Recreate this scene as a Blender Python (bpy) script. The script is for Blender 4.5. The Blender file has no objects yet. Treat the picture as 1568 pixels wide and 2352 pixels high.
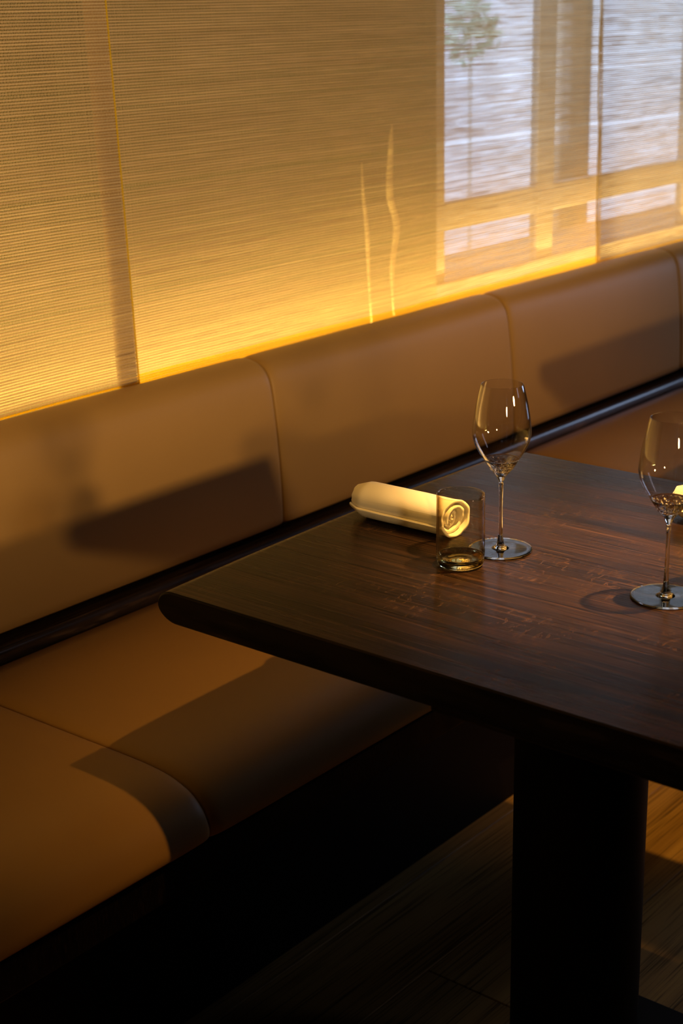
import bpy, bmesh, math, random
import numpy as np
from mathutils import Vector, Matrix, noise
random.seed(7); rng = np.random.default_rng(7)
SC = bpy.context.scene; COL = SC.collection

# ------------------------------------------------------------------ camera
cd = bpy.data.cameras.new('camera'); cam = bpy.data.objects.new('camera', cd); COL.objects.link(cam)
Rt = Vector((0.6343000869604823, -0.7728375247300697, -0.019635683105590454))
Up = Vector((0.25256141885336797, 0.18314856169555047, 0.9500891190070668))
Fw = Vector((0.7306682758876958, 0.6076008267916937, -0.31136009039912627))
m = Matrix((Rt, Up, -Fw)).transposed().to_4x4(); m.translation = (0, 0, 1.41)
cam.matrix_world = m
cd.sensor_fit = 'VERTICAL'; cd.sensor_height = 36.0; cd.lens = 36.0*3588.0/2352.0
cd.dof.use_dof = True; cd.dof.focus_distance = 1.99; cd.dof.aperture_fstop = 6.3
cd.clip_start = 0.02
SC.camera = cam

# ------------------------------------------------------------------ view, world
SC.view_settings.view_transform = 'Standard'; SC.view_settings.look = 'None'
SC.view_settings.gamma = 1.0; SC.view_settings.use_curve_mapping = False
SC.view_settings.exposure = 0.0
SC.cycles.use_denoising = True
SC.cycles.max_bounces = 10; SC.cycles.transparent_max_bounces = 24
SC.cycles.transmission_bounces = 10; SC.cycles.sample_clamp_indirect = 4.0
SC.cycles.caustics_reflective = False; SC.cycles.caustics_refractive = False
w = bpy.data.worlds.new('sky'); SC.world = w; w.use_nodes = True
w.node_tree.nodes['Background'].inputs[0].default_value = (0.58, 0.72, 1.0, 1)
w.node_tree.nodes['Background'].inputs[1].default_value = 3.5

# ------------------------------------------------------------------ lights
def aim(o, loc, tgt):
    o.location = loc
    o.rotation_euler = (Vector(tgt)-Vector(loc)).to_track_quat('-Z', 'Y').to_euler()
def spot(name, loc, tgt, energy, col, deg, blend, size):
    d = bpy.data.lights.new(name, 'SPOT'); d.energy = energy; d.color = col
    d.spot_size = math.radians(deg); d.spot_blend = blend; d.shadow_soft_size = size
    o = bpy.data.objects.new(name, d); COL.objects.link(o); aim(o, loc, tgt); return o
def area(name, loc, tgt, energy, col, sx, sy):
    d = bpy.data.lights.new(name, 'AREA'); d.energy = energy; d.color = col
    d.shape = 'RECTANGLE'; d.size = sx; d.size_y = sy
    o = bpy.data.objects.new(name, d); COL.objects.link(o); aim(o, loc, tgt); return o
WARM = (1.0, 0.56, 0.16); AMBER = (1.0, 0.47, 0.07); SOFT = (1.0, 0.63, 0.25)
spot('ceiling_spot_over_bench', (1.27, -.20, 3.0), (1.72, .80, .4), 155, AMBER, 41, .9, .022)
spot('ceiling_spot_over_bench', (2.80, -.20, 3.0), (2.92, 1.38, .4), 85, AMBER, 36, 1.0, .022)
spot('ceiling_spot_over_table', (2.06, .34, 3.0), (1.60, .88, .75), 1250, WARM, 17.5, 1.0, .022)
# low, distant lamps on the far side of the room (they throw the table-top shadows on the backrest)
for k, x in enumerate((-1.0, 1.57)):
    spot('wall_lamp', (x, -2.5, 1.47), (x*.5+1.35, 1.9, 1.02), 350, SOFT, 50, 1.0, .14)
# warm light strip in the cove behind the bench
area('cove_light_strip', (2.4, 2.06, .742), (2.4, 2.03, 1.0), 27, (1.0, .66, .19), 5.6, .016)
# daylight through the window in the end wall and the front of the room
area('daylight_end_window', (6.05, .2, 1.5), (1.5, .9, .8), 12, (.45, .62, 1.0), .5, 1.5)
area('daylight_front_window', (3.35, -2.2, 1.95), (1.6, 1.0, .9), 3.5, (.86, .80, 1.0), .36, 2.1)

# ------------------------------------------------------------------ helpers
def obj(name, me, mat=None, parent=None, **kw):
    if isinstance(me, bmesh.types.BMesh):
        bm = me; me = bpy.data.meshes.new(name); bm.normal_update(); bm.to_mesh(me); bm.free()
    o = bpy.data.objects.new(name, me); COL.objects.link(o)
    if mat and not me.materials: me.materials.append(mat)
    if parent: o.parent = parent
    for k, v in kw.items(): o[k] = v
    return o
def tag(o, label, cat, group=None):
    o['label'] = label; o['category'] = cat
    if group: o['group'] = group
    return o
def empty(name, loc=(0, 0, 0), rz=0):
    o = bpy.data.objects.new(name, None); COL.objects.link(o); o.location = loc
    o.rotation_euler = (0, 0, rz); o.empty_display_size = .05; return o
def smooth(o, on=True):
    o.data.polygons.foreach_set('use_smooth', [on]*len(o.data.polygons)); return o
def box(x0, x1, y0, y1, z0, z1, bev=0, seg=2):
    bm = bmesh.new(); bmesh.ops.create_cube(bm, size=1)
    for v in bm.verts:
        v.co = Vector(((x0+x1)/2+v.co.x*(x1-x0), (y0+y1)/2+v.co.y*(y1-y0), (z0+z1)/2+v.co.z*(z1-z0)))
    if bev: bmesh.ops.bevel(bm, geom=bm.edges[:], offset=bev, segments=seg, profile=.5, affect='EDGES')
    return bm
def lathe(prof, n=64, closed=False):
    """prof: list of (r, z) – r<1e-6 becomes a pole"""
    bm = bmesh.new(); rings = []
    for r, z in prof:
        if r < 1e-6: rings.append([bm.verts.new((0, 0, z))])
        else: rings.append([bm.verts.new((r*math.cos(2*math.pi*i/n), r*math.sin(2*math.pi*i/n), z)) for i in range(n)])
    pairs = list(zip(rings[:-1], rings[1:]))
    if closed: pairs.append((rings[-1], rings[0]))
    for a, b in pairs:
        for i in range(n):
            j = (i+1) % n
            if len(a) == 1 and len(b) == 1: break
            if len(a) == 1: bm.faces.new((a[0], b[j], b[i]))
            elif len(b) == 1: bm.faces.new((a[i], a[j], b[0]))
            else: bm.faces.new((a[i], a[j], b[j], b[i]))
    bmesh.ops.recalc_face_normals(bm, faces=bm.faces[:]); return bm
def loft(sections, cap=True):
    """sections: list of equal-length closed vertex loops"""
    bm = bmesh.new(); R = [[bm.verts.new(p) for p in s] for s in sections]; n = len(R[0])
    for a, b in zip(R[:-1], R[1:]):
        for i in range(n):
            j = (i+1) % n; bm.faces.new((a[i], a[j], b[j], b[i]))
    if cap: bm.faces.new(R[0][::-1]); bm.faces.new(R[-1])
    bmesh.ops.recalc_face_normals(bm, faces=bm.faces[:]); return bm
def catmull(pts, k=6):
    out = []; P = [pts[0]]+list(pts)+[pts[-1]]
    for i in range(1, len(P)-2):
        p0, p1, p2, p3 = [np.array(q, float) for q in P[i-1:i+3]]
        for s in range(k):
            t = s/k
            out.append(tuple(.5*((2*p1)+(-p0+p2)*t+(2*p0-5*p1+4*p2-p3)*t*t+(-p0+3*p1-3*p2+p3)*t**3)))
    out.append(tuple(pts[-1])); return out

# ------------------------------------------------------------------ materials
class N:
    def __init__(s, name):
        s.m = bpy.data.materials.new(name); s.m.use_nodes = True; s.t = s.m.node_tree
        s.t.nodes.clear(); s.out = s.n('ShaderNodeOutputMaterial')
    def n(s, typ, **kw):
        nd = s.t.nodes.new(typ)
        for k, v in kw.items():
            if k.startswith('i_'): nd.inputs[k[2:].replace('_', ' ')].default_value = v
            elif k.startswith('I'): nd.inputs[int(k[1:])].default_value = v
            else: setattr(nd, k, v)
        return nd
    def l(s, a, b): s.t.links.new(a, b)
    def coords(s, scale=(1, 1, 1), space='Object'):
        tc = s.n('ShaderNodeTexCoord'); mp = s.n('ShaderNodeMapping'); mp.inputs['Scale'].default_value = scale
        s.l(tc.outputs[space], mp.inputs[0]); return mp.outputs[0]
    def noise(s, vec, scale, detail=4, rough=.5, dist=0):
        nd = s.n('ShaderNodeTexNoise'); nd.inputs['Scale'].default_value = scale
        nd.inputs['Detail'].default_value = detail; nd.inputs['Roughness'].default_value = rough
        nd.inputs['Distortion'].default_value = dist; s.l(vec, nd.inputs['Vector']); return nd.outputs[0]
    def ramp(s, fac, stops):
        r = s.n('ShaderNodeValToRGB'); e = r.color_ramp.elements
        while len(e) < len(stops): e.new(.5)
        for el, (p, c) in zip(e, stops): el.position = p; el.color = tuple(c)+(1,) if len(c) == 3 else c
        s.l(fac, r.inputs[0]); return r.outputs[0]
    def mix(s, a, b, fac, typ='MIX'):
        x = s.n('ShaderNodeMix', data_type='RGBA', blend_type=typ)
        for q, i in ((fac, 0), (a, 6), (b, 7)):
            if isinstance(q, (int, float)): x.inputs[i].default_value = q
            elif isinstance(q, tuple): x.inputs[i].default_value = q+(1,) if len(q) == 3 else q
            else: s.l(q, x.inputs[i])
        return x.outputs[2]
    def bump(s, h, strength, dist):
        b = s.n('ShaderNodeBump'); b.inputs['Strength'].default_value = strength; b.inputs['Distance'].default_value = dist
        s.l(h, b.inputs['Height']); return b.outputs[0]
    def pbr(s, col, rough=.5, normal=None, **kw):
        p = s.n('ShaderNodeBsdfPrincipled')
        for q, k in ((col, 'Base Color'), (rough, 'Roughness')):
            if isinstance(q, (int, float)): p.inputs[k].default_value = q
            elif isinstance(q, tuple): p.inputs[k].default_value = q+(1,) if len(q) == 3 else q
            else: s.l(q, p.inputs[k])
        if normal is not None: s.l(normal, p.inputs['Normal'])
        for k, v in kw.items(): p.inputs[k.replace('_', ' ')].default_value = v
        s.l(p.outputs[0], s.out.inputs[0]); return s.m

def mat_leather():
    n = N('tan_leather'); v = n.coords()
    a = n.noise(v, 5, 3); b = n.noise(v, 420, 2)
    c = n.mix((.345, .20, .062), (.41, .24, .075), a)
    return n.pbr(c, .46, n.bump(b, .12, .0006), IOR=1.34)
def mat_wood(name, dark, mid, rough, scale=1.0, flecks=True, coat=.25, ior=1.22, streak=.85):
    n = N(name)
    oi = n.n('ShaderNodeObjectInfo')
    tc = n.n('ShaderNodeTexCoord'); off = n.n('ShaderNodeVectorMath', operation='MULTIPLY_ADD')
    cb = n.n('ShaderNodeCombineXYZ'); n.l(oi.outputs['Random'], cb.inputs[0]); n.l(oi.outputs['Random'], cb.inputs[1]); n.l(oi.outputs['Random'], cb.inputs[2])
    n.l(cb.outputs[0], off.inputs[0]); off.inputs[1].default_value = (7.3, 11.1, 3.7); n.l(tc.outputs['Object'], off.inputs[2])
    mp = n.n('ShaderNodeMapping'); mp.inputs['Scale'].default_value = (26*scale, .9*scale, 8*scale); n.l(off.outputs[0], mp.inputs[0])
    mp2 = n.n('ShaderNodeMapping'); mp2.inputs['Scale'].default_value = (420*scale, 7*scale, 60*scale); n.l(off.outputs[0], mp2.inputs[0])
    g = n.noise(mp.outputs[0], 1.0, 5, .6, .8); f = n.noise(mp2.outputs[0], 1.0, 3, .6)
    gm = n.mix(dark, mid, n.ramp(g, [(.3, (0, 0, 0)), (.72, (1, 1, 1))]))
    gm = n.mix(gm, tuple(q*.35 for q in dark), n.ramp(f, [(.50, (0, 0, 0)), (.66, (.9, .9, .9))]))
    gm = n.mix(gm, tuple(q*2.5 for q in mid), n.ramp(f, [(.28, (streak,)*3), (.42, (0, 0, 0))]))
    # tone of each board
    hs = n.n('ShaderNodeHueSaturation'); mr = n.n('ShaderNodeMapRange'); n.l(oi.outputs['Random'], mr.inputs[0])
    mr.inputs[3].default_value = .8; mr.inputs[4].default_value = 1.2; n.l(mr.outputs[0], hs.inputs['Value']); n.l(gm, hs.inputs['Color'])
    col = hs.outputs[0]
    if flecks:
        mp3 = n.n('ShaderNodeMapping'); mp3.inputs['Scale'].default_value = (34, 90, 20); mp3.inputs['Rotation'].default_value = (0, 0, .5); n.l(off.outputs[0], mp3.inputs[0])
        wv = n.noise(mp3.outputs[0], 1.0, 2, .5, 2.2)
        msk = n.noise(off.outputs[0], 7, 2)
        fl = n.mix((0, 0, 0), n.ramp(wv, [(.60, (0, 0, 0)), (.64, (1, 1, 1)), (.69, (0, 0, 0))]), n.ramp(msk, [(.45, (0, 0, 0)), (.6, (.8, .8, .8))]), 'MIX')
        col = n.mix(col, tuple(q*2.4 for q in mid), fl)
    rg = n.ramp(g, [(.2, (rough*.85,)*3), (.8, (rough*1.2,)*3)])
    return n.pbr(col, rg, n.bump(f, .35, .0007), Coat_Weight=coat, Coat_Roughness=.22, IOR=ior)
def mat_plain(name, c, rough=.6, bump=0, sc=60, **kw):
    n = N(name); v = n.coords(); a = n.noise(v, sc)
    col = n.mix(tuple(q*.85 for q in c), tuple(min(1, q*1.12) for q in c), a)
    return n.pbr(col, rough, n.bump(a, bump, .002) if bump else None, **kw)
def mat_yarn(name, c1, c2, trans):
    n = N(name); v = n.coords((2.0, 3, 260)); a = n.noise(v, 1.0, 3, .6)
    v2 = n.coords((180, 180, 260)); b = n.noise(v2, 1.0, 2)
    col = n.mix(n.mix(c1, c2, n.ramp(a, [(.3, (0, 0, 0)), (.7, (1, 1, 1))])), (.85, .75, .5), n.ramp(b, [(.6, (0, 0, 0)), (.8, (.5, .5, .5))]))
    d = n.n('ShaderNodeBsdfDiffuse'); t = n.n('ShaderNodeBsdfTranslucent'); mx = n.n('ShaderNodeMixShader')
    mx.inputs[0].default_value = trans
    n.l(col, d.inputs[0]); n.l(col, t.inputs[0]); n.l(d.outputs[0], mx.inputs[1]); n.l(t.outputs[0], mx.inputs[2])
    n.l(mx.outputs[0], n.out.inputs[0]); return n.m
def mat_thin_glass(name, tint, f0=.05, rough=0.0, bumps=0.0, power=3.2, rim=None):
    n = N(name)
    tr = n.n('ShaderNodeBsdfTransparent'); tr.inputs[0].default_value = tint+(1,)
    gl = n.n('ShaderNodeBsdfGlossy'); gl.inputs['Roughness'].default_value = rough
    lw = n.n('ShaderNodeLayerWeight'); lw.inputs[0].default_value = .5
    if bumps:
        bp = n.bump(n.noise(n.coords(), 38, 2), bumps, .004); n.l(bp, gl.inputs['Normal'])
    if rim: n.l(n.mix(tint, rim, n.ramp(lw.outputs['Facing'], [(.35, (0, 0, 0)), (1.0, (1, 1, 1))])), tr.inputs[0])   # longer path through the wall at its sides
    pw = n.n('ShaderNodeMath', operation='POWER'); n.l(lw.outputs['Facing'], pw.inputs[0]); pw.inputs[1].default_value = power
    ma = n.n('ShaderNodeMath', operation='MULTIPLY_ADD'); n.l(pw.outputs[0], ma.inputs[0]); ma.inputs[1].default_value = 1-f0; ma.inputs[2].default_value = f0
    mx = n.n('ShaderNodeMixShader'); n.l(ma.outputs[0], mx.inputs[0]); n.l(tr.outputs[0], mx.inputs[1]); n.l(gl.outputs[0], mx.inputs[2])
    n.l(mx.outputs[0], n.out.inputs[0]); return n.m
def mat_glass(name, tint, ior=1.5):
    n = N(name); g = n.n('ShaderNodeBsdfGlass'); g.inputs[0].default_value = tint+(1,); g.inputs['IOR'].default_value = ior
    g.inputs['Roughness'].default_value = 0.0; n.l(g.outputs[0], n.out.inputs[0]); return n.m
def mat_cloth():
    n = N('napkin_cotton'); v = n.coords(); a = n.noise(v, 30, 3)
    wv = n.n('ShaderNodeTexWave'); wv.inputs['Scale'].default_value = 420; n.l(v, wv.inputs['Vector'])
    h = n.mix(n.noise(v, 900, 2), wv.outputs[0], .4)
    return n.pbr(n.mix((.84, .80, .73), (.90, .86, .79), a), .9, n.bump(h, .12, .0005))
def mat_lit(name, c, e):
    n = N(name); g = n.n('ShaderNodeEmission'); g.inputs[0].default_value = c+(1,); g.inputs[1].default_value = e
    n.l(g.outputs[0], n.out.inputs[0]); return n.m

M_leather = mat_leather()
M_table = mat_wood('smoked_oak', (.0060, .0035, .0025), (.023, .0110, .0060), .27, 1, True, 0, 1.15, .7)
M_tabledark = mat_wood('dark_oak_and_edge_shade', (.004, .003, .002), (.010, .006, .004), .5, 1, False, 0)
M_ledge = mat_wood('stained_wood_rail', (.020, .013, .009), (.06, .036, .022), .28, 1, False, .3, 1.5)
M_floor = mat_wood('oak_floor_wood', (.34, .20, .055), (.58, .37, .11), .55, .55, False, 0, 1.3, 0)
M_black = mat_plain('black_metal', (.004, .004, .004), .55, IOR=1.2)
M_plaster = mat_plain('warm_plaster', (.19, .18, .085), .9, .3, 9)
M_wall = mat_plain('painted_wall', (.06, .05, .04), .9)
M_frame = mat_plain('painted_window_frame', (.52, .49, .46), .55)
M_sill = mat_plain('pale_stone_sill', (.22, .20, .18), .6)
M_weft = mat_yarn('weft_yarn', (.68, .55, .38), (.88, .75, .55), .5)
M_warp = mat_yarn('warp_yarn', (.74, .62, .42), (.90, .78, .56), .4)
M_selv_glow = mat_yarn('selvedge_and_glow_yarn', (.90, .68, .03), (.96, .76, .06), .6)
M_shade_band = mat_yarn('shade_band_yarn', (.34, .22, .09), (.44, .29, .13), .25)
M_bowl = mat_thin_glass('clear_thin_glass', (.975, .97, .965), .06, rim=(.92, .90, .86))
M_solid = mat_glass('clear_solid_glass', (.99, .985, .97))
M_amber = mat_thin_glass('amber_thin_glass', (.965, .935, .83), .05, 0, .25, rim=(.66, .48, .20))
M_ambers = mat_glass('amber_solid_glass', (.98, .93, .74))
M_pane = mat_thin_glass('window_glass', (.95, .96, .95), .04)
M_cloth = mat_cloth()
M_rod = mat_plain('pale_rod', (.80, .68, .42), .7)
M_green = mat_plain('shrub_leaf', (.66, .78, .64), .6)
M_facade = mat_plain('pale_render', (.86, .86, .87), .9, 0, 3)
M_brown = mat_plain('brown_timber', (.50, .38, .26), .8)

# ------------------------------------------------------------------ room shell
def struct(name, bm, mat, parent=None):
    o = obj(name, bm, mat, parent)
    if not parent: o['kind'] = 'structure'
    return o
XA, XB, YA, YB, ZC = -1.6, 6.2, -3.2, 2.10, 3.1
fl = struct('floor', box(XA, XB, YA, YB, -.06, -.022), M_floor)
pm = None; row = 0; y = YA
pl_l = 1.95
while y < YB-.01:
    x = XA - (row % 3)*.65
    while x < XB:
        x0, x1 = max(x, XA), min(x+pl_l, XB)
        if x1-x0 > .05:
            wdt = min(.17, YB-y)
            # plank mesh has its length on local Y (the grain axis), so it is turned a quarter
            if abs(x1-x0-pl_l) < 1e-6 and abs(wdt-.17) < 1e-6:
                if pm is None:
                    o = obj('plank', box(-.0845, .0845, -pl_l/2+.0006, pl_l/2-.0006, -.022, 0, .0015, 1), M_floor, fl); pm = o.data
                else: o = obj('plank', pm, None, fl)
            else:
                o = obj('plank', box(-wdt/2+.0005, wdt/2-.0005, -(x1-x0)/2+.0006, (x1-x0)/2-.0006, -.022, 0, .0015, 1), M_floor, fl)
            o.location = ((x0+x1)/2, y+wdt/2, 0); o.rotation_euler = (0, 0, math.pi/2)
        x += pl_l
    y += .17; row += 1
struct('ceiling', box(XA, XB, YA, YB+.3, ZC, ZC+.1), M_wall)
# bench wall with the window opening X 2.88 .. 4.9, Z .85 .. 2.5
WX0, WX1, WZ0, WZ1 = 2.882, 4.9, .772, 2.5
wl = struct('wall_left', box(XA, WX0, YB, YB+.25, -.06, ZC), M_plaster)
struct('wall_below_window', box(WX0, WX1, YB, YB+.25, -.06, WZ0), M_sill, wl)
struct('wall_above_window', box(WX0, WX1, YB, YB+.25, WZ1, ZC), M_plaster, wl)
struct('wall_pier', box(WX1, XB, YB, YB+.25, -.06, ZC), M_plaster, wl)
# end wall with a window opening, front wall, near wall
we = struct('wall_right', box(XB, XB+.2, YA, -.05, -.06, ZC), M_wall)
struct('wall_below_window', box(XB, XB+.2, -.05, .5, -.06, .7), M_wall, we)
struct('wall_above_window', box(XB, XB+.2, -.05, .5, 2.35, ZC), M_wall, we)
struct('wall_pier', box(XB, XB+.2, .5, YB+.25, -.06, ZC), M_wall, we)
struct('wall_front', box(XA, XB, YA-.2, YA, -.06, ZC), M_wall)
struct('wall_back', box(XA-.2, XA, YA, YB+.25, -.06, ZC), M_wall)
# window behind the woven blinds
wi = empty('window_1', (WX0, YB, WZ0)); wi['kind'] = 'structure'
def wpart(name, x0, x1, y0, y1, z0, z1, mat=M_frame, bev=.003):
    bm = box(x0-WX0, x1-WX0, y0-YB, y1-YB, z0-WZ0, z1-WZ0, bev, 1); return obj(name, bm, mat, wi)
FY0, FY1 = YB+.02, YB+.046
for a, b in ((WX0+.002, WX0+.062), (3.335, 3.41), (4.10, 4.17), (WX1-.064, WX1-.002)):
    wpart('mullion', a, b, FY0, FY1, WZ0+.012, WZ1-.002)
for a, b in ((WX0+.062, 3.335), (3.41, 4.10), (4.17, WX1-.064)):
    wpart('rail', a, b, FY0+.004, FY1-.004, .897, .962)
    wpart('rail', a, b, FY0+.004, FY1-.004, WZ1-.07, WZ1-.004)
    wpart('pane', a, b, FY0+.010, FY0+.016, .962, WZ1-.07, M_pane, 0)
    wpart('pane', a, b, FY0+.010, FY0+.016, WZ0+.012, .897, M_pane, 0)
wpart('sill', WX0+.001, WX1-.001, YB-.0, YB+.245, WZ0, WZ0+.012, M_sill, 0)
# window in the end wall: frame and glazing bars
w2 = empty('window_2', (XB, -.05, .7)); w2['kind'] = 'structure'
for a, b in ((.003, .05), (.26, .29), (.50, .547)):
    obj('mullion', box(.05, .11, a, b, .003, 1.645, .002, 1), M_frame, w2)
for a, b in ((.003, .06), (.8, .84), (1.585, 1.645)):
    obj('rail', box(.055, .105,   .05, .50, a, b, .002, 1), M_frame, w2)
# low box (cove) behind the bench that hides the light strip
struct('trim_1', box(XA+.01, XB-.01, 2.018, YB-.001, .02, .735), M_brown)

# outside the window: pale building, timber post, shrub
fac = tag(empty('building', (10.0, 5.8, -.06)), 'pale rendered building seen blurred through the blind and window', 'building')
obj('wall', box(-4.2, 4.5, 0, .3, 0, 3.4), M_facade, fac)
obj('roof', box(-4.3, 4.6, -.15, .45, 3.4, 3.5), M_facade, fac)
post = empty('timber_post', (4.17, 2.56, -.06)); tag(post, 'brown timber post outside the window behind the blind seam', 'post')
obj('shaft', box(-.085, .085, -.04, .04, 0, 3.0, .006, 1), M_brown, post)
obj('base', box(-.11, .11, -.07, .07, 0, .06, .004, 1), M_brown, post)
struct('ground', box(XA, 16, YB+.25, 9, -.12, -.06), M_facade)
def leaf_cloud(name, rx, rz, n):
    bm = bmesh.new()
    for _ in range(n):
        u = Vector((random.gauss(0, 1), random.gauss(0, 1), random.gauss(0, 1))).normalized()*random.uniform(.55, 1)
        c = Vector((u.x*rx, u.y*rx, u.z*rz)); s = random.uniform(.03, .05)
        a = Vector((random.gauss(0, 1), random.gauss(0, 1), random.gauss(0, 1))).normalized(); b = a.orthogonal().normalized()
        q = [c-a*s, c+b*s*.45+a*s*.1, c+a*s, c-b*s*.45]
        bm.faces.new([bm.verts.new(p) for p in q])
    return bm
sh = tag(empty('shrub', (5.52, 3.85, -.06)), 'small green shrub outside behind the left window pane', 'shrub')
f = obj('foliage', leaf_cloud('foliage', .13, .15, 150), M_green, sh, kind='stuff'); f.location = (0, 0, 1.34)
obj('trunk', lathe([(0, 0), (.015, 0), (.008, .6), (.006, 1.3), (0, 1.32)], 10), mat_plain('birch_bark', (.76, .74, .70)), sh)

# ------------------------------------------------------------------ bench
PW = .7625; SX = 1.2625                       # module width, a seam position
def rprof(t, r):                              # rounded fall-off near the module's ends
    return 0 if t >= r else (r-math.sqrt(max(0, r*r-(r-t)**2)))/r
def back_mesh(wd):
    # cross-section (y, z), front face leans slightly back, fat rounded top edge
    core = [(1.818, .501), (1.819, .56), (1.824, .64), (1.830, .70), (1.836, .745), (1.843, .772), (1.857, .791), (1.877, .800),
            (1.90, .802), (1.915, .797), (1.922, .785), (1.923, .70), (1.923, .500), (1.90, .494), (1.84, .494)]
    core = catmull(core+[core[0]], 3)[:-1]
    cy, cz = 1.875, .645; secs = []
    ts = [0, .0012, .003, .006, .010, .016, .024, .036, .055, .09, .16, .3]
    xs = ts+[wd/2]+[wd-t for t in ts[::-1]]
    for x in xs:
        t = min(x, wd-x)
        d = .006*rprof(t, .014)+.0018*rprof(t, .06)
        s = []
        for (yy, zz) in core:
            v = Vector((yy-cy, zz-cz)); L = v.length; k = max(.2, (L-d)/L)
            puff = .004*math.sin(math.pi*min(1, max(0, (zz-.5)/.3)))*math.sin(math.pi*x/wd) if yy < 1.85 else 0
            s.append((x, cy+(yy-cy)*(1-d/.05*.5 if abs(yy-cy) < .09 else 1)-puff, cz+v.y*(1-d/.155)))
        secs.append(s)
    return loft(secs)
def seat_mesh(wd):
    core = [(1.800, .458), (1.70, .462), (1.60, .463), (1.50, .464), (1.42, .465), (1.37, .4635), (1.335, .458), (1.305, .446), (1.285, .427),
            (1.275, .405), (1.274, .392), (1.279, .384), (1.30, .380), (1.40, .380), (1.60, .380), (1.795, .380), (1.802, .39), (1.804, .42), (1.803, .45)]
    core = catmull(core+[core[0]], 3)[:-1]; secs = []
    ts = [0, .0012, .003, .006, .010, .016, .024, .036, .055, .09, .16, .3]
    xs = ts+[wd/2]+[wd-t for t in ts[::-1]]
    for x in xs:
        t = min(x, wd-x)
        d = .005*rprof(t, .02)+.005*rprof(t, .08); s = []
        for (yy, zz) in core:
            z2 = zz-d*max(0, (zz-.38))/.084; y2 = yy+d*.8*max(0, (1.40-yy)/.126) if yy < 1.40 else yy
            s.append((x, y2, z2))
        secs.append(s)
    return loft(secs)
bmesh_b = None; bmesh_s = None
place = {-1: 'first from the left edge, below the narrow left blind', 0: '', 1: ''}
blab = ['tan leather backrest panel out of frame at the left end of the bench',
        'tan leather backrest panel at the left edge, with the table top shadow across it',
        'evenly lit tan leather backrest panel behind the rolled napkin',
        'tan leather backrest panel behind the wine glasses with a soft shadow along its lower half',
        'tan leather backrest panel at the far right edge of the picture',
        'tan leather backrest panel furthest along the bench']
slab = ['tan leather seat cushion at the lower left with the pointed tip of the table shadow',
        'tan leather seat cushion under the near table end, orange light on its left half',
        'tan leather seat cushion beneath the middle of the table against the ledge',
        'tan leather seat cushion beyond the far side of the table with a violet sheen',
        'tan leather seat cushion at the far right edge past the dark seam',
        'tan leather seat cushion furthest along the bench']
for k in range(6):
    x = SX+(k-1)*PW
    if bmesh_b is None:
        ob = smooth(obj('backrest_cushion', back_mesh(PW-.0030), M_leather)); bmesh_b = ob.data
        os_ = smooth(obj('seat_cushion', seat_mesh(PW-.0022), M_leather)); bmesh_s = os_.data
    else: ob = obj('backrest_cushion', bmesh_b); os_ = obj('seat_cushion', bmesh_s)
    ob.location = (x+.0007, 0, 0); os_.location = (x+.0007, 0, 0)
    tag(ob, blab[k], 'cushion', 'leather backrest panels of the bench'); tag(os_, slab[k], 'cushion', 'leather seat cushions of the bench')
bf = tag(empty('bench_frame', (0, 1.6, 0)), 'dark wooden bench frame carrying the tan leather cushions along the wall', 'bench')
X0, X1 = .46, 5.1
def bpart(name, x0, x1, y0, y1, z0, z1, mat, bev=.003, seg=2):
    o = obj(name, box(x0, x1, y0-1.6, y1-1.6, z0, z1, bev, seg), mat, bf); return o
bpart('seat_board', X0, X1, 1.30, 1.93, .352, .379, M_tabledark)
bpart('front_rail', X0, X1, 1.285, 1.30, .325, .377, M_tabledark)
bpart('plinth', X0, X1, 1.42, 1.93, 0, .352, M_black)
led = obj('ledge', box(-.0685, .0685, -(X1-X0)/2, (X1-X0)/2, -.05, .05, .012, 4), M_ledge, bf)
led.location = ((X0+X1)/2, 1.875-1.6, .432); led.rotation_euler = (0, 0, math.pi/2)
smooth(led)

# ------------------------------------------------------------------ table
tb = tag(empty('dining_table', (1.5675, .58, 0)), 'dark smoked-oak dining table with rounded ends on black round pedestals', 'table')
TX, TY = 1.5675, .58
TZ0, TZ1 = .710, .750
y_far, y_near = 1.262, -.14
bxs = [1.194, 1.298, 1.392, 1.476, 1.575, 1.690, 1.815, 1.941]
def board(x0, x1, first, last):
    # plan profile of the Y ends is a bullnose, long edges softened; built as sections across X
    secs = []; e = .00012
    xs = [x0+(0 if first else e), x0+(.002 if first else .0008)] + [x0+(x1-x0)*q for q in (.25, .5, .75)] + [x1-(.002 if last else .0008), x1-(0 if last else e)]
    for i, x in enumerate(xs):
        edge = (i == 0 and first) or (i == len(xs)-1 and last); small = i in (0, len(xs)-1)
        d = .0022 if edge else 0
        u = (x-1.194)/.747; bul = .012*(1-(2*u-1)**2)
        s = []
        zc = .730; hz = .020-d
        for k in range(25):                 # +Y end: flat top, round nose, underside drawn in
            a = math.pi/2-math.pi*k/24
            s.append((x, y_far+bul-.004-d+.024*math.cos(a)-(.005*max(0, -math.sin(a))**2), zc+hz*math.sin(a)))
        for k in range(25):
            a = -math.pi/2-math.pi*k/24
            s.append((x, y_near-bul+.004+d+.024*math.cos(a)+(.005*max(0, -math.sin(a))**2), zc+hz*math.sin(a)))
        secs.append([(p[0]-TX, p[1]-TY, p[2]) for p in s])
    return loft(secs)
for i in range(7):
    o = obj('board', board(bxs[i], bxs[i+1], i == 0, i == 6), M_table, tb)
    smooth(o)
    if i in (0, 6):
        o.data.materials.append(M_tabledark)  # outer edge faces get darker oak, standing in for shade on the sides
        for p in o.data.polygons:
            if abs(p.normal.x) > .5 and abs(p.center.x) > .37: p.material_index = 1
    o.data.set_sharp_from_angle(angle=math.radians(11))
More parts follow.
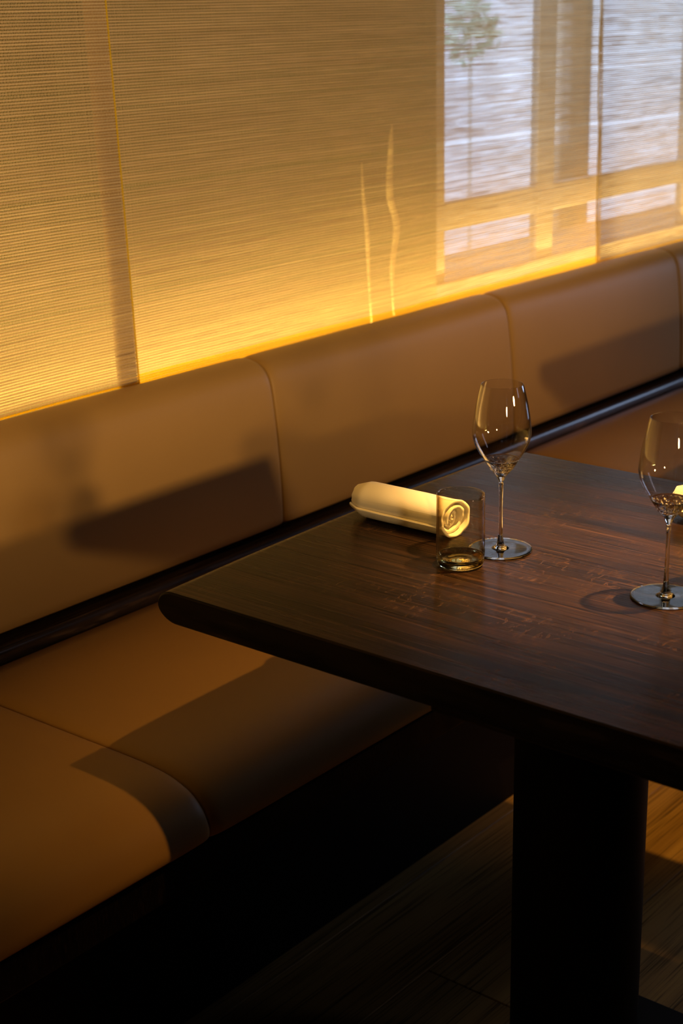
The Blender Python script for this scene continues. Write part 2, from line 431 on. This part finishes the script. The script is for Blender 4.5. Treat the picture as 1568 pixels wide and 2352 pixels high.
for yy in (.915, .245):
    o = smooth(obj('pedestal', lathe([(0, .012), (.083, .012), (.085, .016), (.085, .688), (0, .688)], 64), M_black, tb))
    o.data.set_sharp_from_angle(angle=math.radians(40)); o.location = (0, yy-TY, 0)
    o = obj('foot_plate', box(-.21, .21, -.10, .10, 0, .012, .003, 2), M_black, tb); o.location = (0, yy-TY, 0)
obj('support_plate', box(-.345, .345, -.45, .32, .688, .7102, .003, 2), M_tabledark, tb)

# the next table along the bench stands just past the right picture edge; its top throws the shadow on the far backrest panels
def copy_thing(root, loc):
    c = root.copy(); COL.objects.link(c); c.location = loc
    for ch in root.children:
        d = ch.copy(); COL.objects.link(d); d.parent = c
    return c
t2 = copy_thing(tb, (3.0925, TY, 0)); tag(t2, 'second dark oak table further along the bench, past the right picture edge', 'table')

# ------------------------------------------------------------------ unseen light blocker added behind the camera, keeping the low lamps off the seat
bc = tag(empty('lamp_blocker', (1.3, -1.35, 0)), 'dark unseen block added behind the camera to keep lamp light off the seat', 'light blocker')
obj('blocker_body', box(-2.7, 3.6, -.20, .16, 0, 1.158, .004, 1), M_tabledark, bc)
obj('blocker_top', box(-2.74, 3.64, -.23, .19, 1.159, 1.188, .004, 2), M_tabledark, bc)

# ------------------------------------------------------------------ glassware
def wine_glass(loc, label, group):
    r = tag(empty('wine_glass', loc), label, 'wine glass', group)
    outer = [(.0020, .0895), (.0034, .0905), (.0062, .0965), (.0100, .1015), (.0153, .1085), (.0222, .1185), (.0290, .1295), (.0340, .1400), (.0362, .1490), (.0364, .1560),
             (.0352, .1680), (.0335, .1790), (.0310, .1920), (.0283, .2040), (.0258, .2130)]
    oc = catmull(outer, 6)
    up = [p for p in oc if p[1] > .1186]
    inn = [(p[0]-.0008, p[1]) for p in up[::-1]]
    prof = up+[(up[-1][0]-.0004, up[-1][1]+.0004)]+inn
    smooth(obj('bowl', lathe(prof, 96), M_bowl, r))
    # thick rippled glass at the bottom of the bowl, running into the stem and the foot knob
    base = [p for p in oc if p[1] <= .1186]
    t0 = base[-1]
    stem_out = [(.0110, .0024), (.0085, .0040), (.0058, .0065), (.0042, .0100), (.0033, .0160), (.0027, .0240), (.00245, .0400), (.00235, .0600), (.0025, .0780), (.0030, .0865)]
    so = catmull(stem_out, 4)
    inner = catmull([(t0[0]-.0010, t0[1]+.0002), (.0185, .1156), (.0145, .1118), (.0105, .1085), (.0065, .1062), (.003, .1052), (.0008, .1050)], 5)
    bm = lathe([(0, .0022)]+so+base[1:]+inner+[(0, .1050)], 96)
    for v in bm.verts:                       # wavy inside of the thick bowl bottom
        r_ = math.hypot(v.co.x, v.co.y)
        if v.co.z > .1045 and r_ < t0[0]-.0014:
            k_ = min(1, (t0[0]-r_)/.008)
            v.co.z += k_*.0026*noise.noise(Vector((v.co.x*650, v.co.y*650, v.co.z*650)))
        elif .0915 < v.co.z < .117:
            q_ = 1+.06*noise.noise(Vector((v.co.x*300, v.co.y*300, v.co.z*520)))*min(1, (.117-v.co.z)/.008)
            v.co.x *= q_; v.co.y *= q_
    smooth(obj('stem', bm, M_solid, r))
    ft = [(0, 0.0003), (.034, .0003), (.0392, .0006), (.0402, .0013), (.0396, .0021), (.034, .0022), (.024, .0024), (.016, .0028), (.0095, .0040), (0, .0050)]
    ft = [(0, .0003), (.0385, .0003), (.0402, .0012), (.0396, .0020), (.036, .0018), (.026, .0020), (.018, .0022), (0, .0022)]
    smooth(obj('foot', lathe(ft, 96), M_solid, r)); return r
G1 = wine_glass((1.549, 1.03, .7502), 'clear stemmed wine glass in the middle of the table beside the amber tumbler', 'wine glasses on the table')
G2 = wine_glass((1.524, .786, .7502), 'clear stemmed wine glass cut by the right edge of the picture, nearer the camera', 'wine glasses on the table')
G2.rotation_euler = (0, 0, 1.1)
def tumbler(loc, label):
    r = tag(empty('tumbler', loc), label, 'tumbler', 'amber tumblers on the table')
    R = .0297
    o = [(R-.0005, .0125), (R, .016), (R, .045), (R-.0002, .07), (R-.0002, .0905)]
    inn = [(R-.0016, .0905), (R-.0017, .07), (R-.0016, .045), (R-.0017, .016), (R-.0030, .0125)]
    smooth(obj('wall', lathe(catmull(o, 4)+[(R-.0008, .0912)]+catmull(inn, 4), 96), M_amber, r))
    b = [(0, .0012), (.012, .0008), (.021, .0003), (.0250, .0006), (.0280, .0030), (.0292, .0075), (R-.0004, .0124), (R-.0022, .0124), (.0255, .0090), (.0215, .0068), (.014, .0066), (.007, .0078), (0, .0086)]
    smooth(obj('base', lathe(catmull(b, 3), 96), M_ambers, r)); return r
T1 = tumbler((1.4745, 1.0385, .7502), 'pale amber glass tumbler in front of the rolled napkin at the table end')
T2 = tumbler((1.5935, .7630, .7502), 'pale amber glass tumbler at the right picture edge behind the nearer wine glass')

# ------------------------------------------------------------------ napkins: a folded cloth rolled up, real sheet thickness
def napkin_mesh(L=.162, turns=3.1, r0=.0040, r1=.0285, th=.0042, seed=1):
    nz = lambda a, b, c, s: noise.noise(Vector((a*s+seed*3.1, b*s, c*s)))
    NA = 150; NY = 40; secs = []
    def sheet(u, t, side):
        # u 0..1 along spiral (in -> out), t 0..1 along length
        ang = -.30 - (1-u)*turns*2*math.pi
        r = r0+(r1-r0)*u; q = max(0, (u-.88)/.12); r -= .0034*q*q*(3-2*q)
        rr = r+(side*th/2)*(1.0)
        taper = 1.0
        if t < .13: taper = 1-.36*((.13-t)/.13)**1.0*(.35+.65*u)      # folded corners narrow the left end
        if t > .93: taper = 1+.03*(t-.93)/.07
        wob = 1+.020*nz(u*7, t*2.5, 0, 1)+.012*nz(u*16, t*7, 3, 1)
        rr = rr*taper*wob
        x = rr*math.cos(ang)*1.06; z = rr*math.sin(ang)*.92
        # inner layers slide in and out at the ends
        y = (t-.5)*L
        e = abs(2*t-1)**6
        y += (1 if t > .5 else -1)*e*(.0035*math.sin(u*15+seed)-.0055*(1-u)+.002*nz(u*40, 5, seed, 1))
        return Vector((x, y, z))
    bm = bmesh.new(); grid = []
    for i in range(NA+1):
        u = i/NA; u = u**.75; colo = []; coli = []
        for j in range(NY+1):
            t = j/NY; t = .5-.5*math.cos(math.pi*t)*(.25+.75*1)
            colo.append(bm.verts.new(sheet(u, t, 1))); coli.append(bm.verts.new(sheet(u, t, -1)))
        grid.append((colo, coli))
    for i in range(NA):
        for j in range(NY):
            a, b = grid[i][0], grid[i+1][0]; bm.faces.new((a[j], a[j+1], b[j+1], b[j]))
            a, b = grid[i][1], grid[i+1][1]; bm.faces.new((a[j], b[j], b[j+1], a[j+1]))
        for j in (0, NY):
            f = [grid[i][0][j], grid[i+1][0][j], grid[i+1][1][j], grid[i][1][j]]
            bm.faces.new(f if j == 0 else f[::-1])
    for i in (0, NA):
        for j in range(NY):
            f = [grid[i][0][j], grid[i][1][j], grid[i][1][j+1], grid[i][0][j+1]]
            bm.faces.new(f if i == 0 else f[::-1])
    bmesh.ops.recalc_face_normals(bm, faces=bm.faces[:])
    zmin = min(v.co.z for v in bm.verts)
    for v in bm.verts:                      # rests on the table: flattened underside
        z = v.co.z-zmin
        v.co.z = max(z-.0015, .0002+max(0, z-.0015)*.2) if z < .004 else z-.0015
    return bm
nm = napkin_mesh()
n1 = smooth(obj('rolled_napkin', nm, M_cloth)); n1.location = (1.557, 1.186, .7502); n1.rotation_euler = (0, 0, math.pi+.00)
tag(n1, 'cream cloth napkin rolled up behind the amber tumbler at the end of the table', 'napkin', 'rolled napkins on the table')
n2 = obj('rolled_napkin', n1.data); n2.location = (1.80, .838, .7502); n2.rotation_euler = (0, 0, math.pi+.05)
tag(n2, 'cream rolled napkin glimpsed at the right edge through the nearer wine glass', 'napkin', 'rolled napkins on the table')

# ------------------------------------------------------------------ woven blinds
PWD, Z0, Z1, SP, WS = 1.620, .70, 2.45, .00475, .0033
def sag(x, z):        # gentle folds of the cloth, curling forward at its left selvedge
    return .005*np.sin(x*5.1+.6*np.sin(z*2.0))+.0025*np.sin(x*13+z*1.5)-.005*np.exp(-np.maximum(x, 0)/.045)
def edge(x, z):       # slight lean and wobble of the cloth in its own plane
    k = np.exp(-x/.35)
    return -.022*(z-.79)/.62+.0022*np.sin(z*19)*k+.0012*np.sin(z*47)*k
def mesh_np(name, V, Q, mat):
    me = bpy.data.meshes.new(name); me.vertices.add(len(V)); me.vertices.foreach_set('co', V.astype(np.float32).ravel())
    me.loops.add(Q.size); me.loops.foreach_set('vertex_index', Q.astype(np.int32).ravel())
    me.polygons.add(len(Q)); me.polygons.foreach_set('loop_start', np.arange(0, Q.size, 4, dtype=np.int32))
    me.update(calc_edges=True); me.materials.append(mat); return me
def smooth1d(a, k):
    ker = np.hanning(k+2)[1:-1]; ker /= ker.sum(); return np.apply_along_axis(lambda r: np.convolve(r, ker, 'same'), 1, a)
nr = int((Z1-Z0)/SP); nx = 150
zr = Z0+np.arange(nr)*SP+rng.normal(0, .00013, nr)
xs = np.linspace(0, PWD, nx)
dz = smooth1d(rng.normal(0, 1, (nr, nx)), 15)*.00035
hh = .00150*(1+.05*rng.normal(0, 1, nr))[:, None]*(1+.24*smooth1d(rng.normal(0, 1, (nr, nx)), 7))
hh = np.clip(hh, .0008, .0023)
slub = rng.random(nr) < .05; hh[slub] *= .62                       # thin picks let more light through
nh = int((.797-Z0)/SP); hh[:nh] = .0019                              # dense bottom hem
Xg, Zg = np.meshgrid(xs, zr)
Yg = sag(Xg, Zg); Xw = Xg+edge(Xg, Zg); Zc = Zg+dz
def weft(r0, r1, mat, name):
    offs = [(0, 1), (-.0008, 0), (0, -1), (.0008, 0)]
    V = np.zeros((nr, nx, 4, 3))
    for k, (oy, oz) in enumerate(offs):
        V[:, :, k, 0] = Xw; V[:, :, k, 1] = Yg+oy; V[:, :, k, 2] = Zc+oz*hh
    V = V[r0:r1]; idx = np.arange(len(V)*nx*4).reshape(len(V), nx, 4); Q = []
    for k in range(4):
        k2 = (k+1) % 4
        Q.append(np.stack([idx[:, :-1, k], idx[:, 1:, k], idx[:, 1:, k2], idx[:, :-1, k2]], -1).reshape(-1, 4))
    return mesh_np(name, V.reshape(-1, 3), np.concatenate(Q), mat)
def warp():
    nw = int(PWD/WS); xw = (np.arange(nw)+.5)*WS+rng.normal(0, .00025, nw)
    X, Z = np.meshgrid(xw, zr); par = ((np.add.outer(np.arange(nr), np.arange(nw)) % 2)*2-1)
    Y = sag(X, Z)+par*.00115; X = X+edge(X, Z); hw = .00042
    V = np.stack([np.stack([X-hw, Y, Z], -1), np.stack([X+hw, Y, Z], -1)], 2)
    idx = np.arange(nr*nw*2).reshape(nr, nw, 2)
    Q = np.stack([idx[:-1, :, 0], idx[:-1, :, 1], idx[1:, :, 1], idx[1:, :, 0]], -1).reshape(-1, 4)
    return mesh_np('warp_threads', V.reshape(-1, 3), Q, M_warp)
def strip(xa, xb, yo, name, mat, th=.0016):     # folded side hem: a closed thin band following the cloth
    zz = np.linspace(Z0, Z1, 160); V = []
    for x, o in ((xa, 0), (xb, 0), (xb, th), (xa, th)):
        xx = np.full_like(zz, max(x, 0)); V.append(np.stack([x+edge(xx, zz), sag(xx, zz)+yo+o, zz], -1))
    V = np.stack(V, 1); n = len(zz); idx = np.arange(n*4).reshape(n, 4); Q = []
    for k in range(4):
        k2 = (k+1) % 4; Q.append(np.stack([idx[:-1, k], idx[:-1, k2], idx[1:, k2], idx[1:, k]], -1))
    Q.append(idx[0:1, ::-1]); Q.append(idx[-1:, :])
    return mesh_np(name, V.reshape(-1, 3), np.concatenate(Q), mat)
MW, MB, MP = weft(nh, nr, M_weft, 'weft_threads'), weft(0, nh, M_selv_glow, 'glow_tinted_hem'), warp(); MS = strip(-.0008, .0020, -.0008, 'selvedge', M_selv_glow, .0018); MS2 = strip(PWD-.0020, PWD+.0008, -.0008, 'selvedge', M_selv_glow, .0018)  # bottom rows coloured gold to imitate the cove strip's glow
def shade_band_weave():
    # dark second thread layer at a panel's right side, imitating a panel edge's shadow
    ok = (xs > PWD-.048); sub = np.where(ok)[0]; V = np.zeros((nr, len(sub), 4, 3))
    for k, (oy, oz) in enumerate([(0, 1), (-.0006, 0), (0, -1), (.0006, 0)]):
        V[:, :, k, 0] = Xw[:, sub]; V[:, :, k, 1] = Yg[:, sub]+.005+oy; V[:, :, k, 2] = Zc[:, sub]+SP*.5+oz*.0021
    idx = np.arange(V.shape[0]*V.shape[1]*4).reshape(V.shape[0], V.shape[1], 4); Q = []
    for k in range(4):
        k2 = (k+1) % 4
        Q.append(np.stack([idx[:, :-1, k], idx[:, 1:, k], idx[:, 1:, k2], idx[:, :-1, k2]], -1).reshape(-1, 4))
    return mesh_np('shade_band', V.reshape(-1, 3), np.concatenate(Q), M_shade_band)
MH = shade_band_weave()
clab = ['woven tan blind panel on the left of the picture, left of the dark seam',
        'wide woven golden-tan blind panel in the middle, between the two seams',
        'woven blind panel at the right edge with pale bluish daylight behind it']
for k, (x, yy) in enumerate(((.183, 1.944), (1.795, 1.984), (3.328, 1.944))):
    c = tag(empty('woven_blind', (x, yy, 0)), clab[k], 'blind', 'woven blinds hanging along the wall')
    obj('weft_threads', MW, None, c, kind='stuff'); obj('warp_threads', MP, None, c, kind='stuff')
    obj('selvedge', MS, None, c); obj('selvedge', MS2, None, c); 
    if k == 0: obj('shade_band', MH, None, c, kind='stuff')
    hb = obj('glow_tinted_hem', MB, None, c, kind='stuff')
    obj('top_rail', box(-.0, PWD, -.014, .014, Z1, Z1+.03, .003, 1), M_tabledark, c)
# two added pale rods standing in for unexplained streaks in the middle blind
def rod(pts, r, label):
    pts = catmull([Vector(p) for p in pts], 6); secs = []
    for i, p in enumerate(pts):
        q = r*(.22+.78*math.sin(math.pi*min(1, i/(len(pts)-1)*.94+.03))**1.5); secs.append([(p[0]+q*math.cos(a), p[1]+q*math.sin(a), p[2]) for a in [2*math.pi*k/8 for k in range(8)]])
    return tag(smooth(obj('pale_rod', loft(secs), M_rod)), label, 'rod', 'pale rods behind the blind')
rod([(2.654, 2.045, .737), (2.646, 2.045, .86), (2.663, 2.045, .95), (2.640, 2.045, 1.02), (2.645, 2.045, 1.12), (2.65, 2.045, 1.16)], .0085, 'taller brighter pale wavy rod seen through the middle blind')
rod([(2.592, 2.06, .737), (2.584, 2.06, .86), (2.580, 2.06, .95), (2.570, 2.06, 1.02), (2.566, 2.06, 1.09)], .0050, 'shorter fainter pale rod seen through the middle blind, on the left')
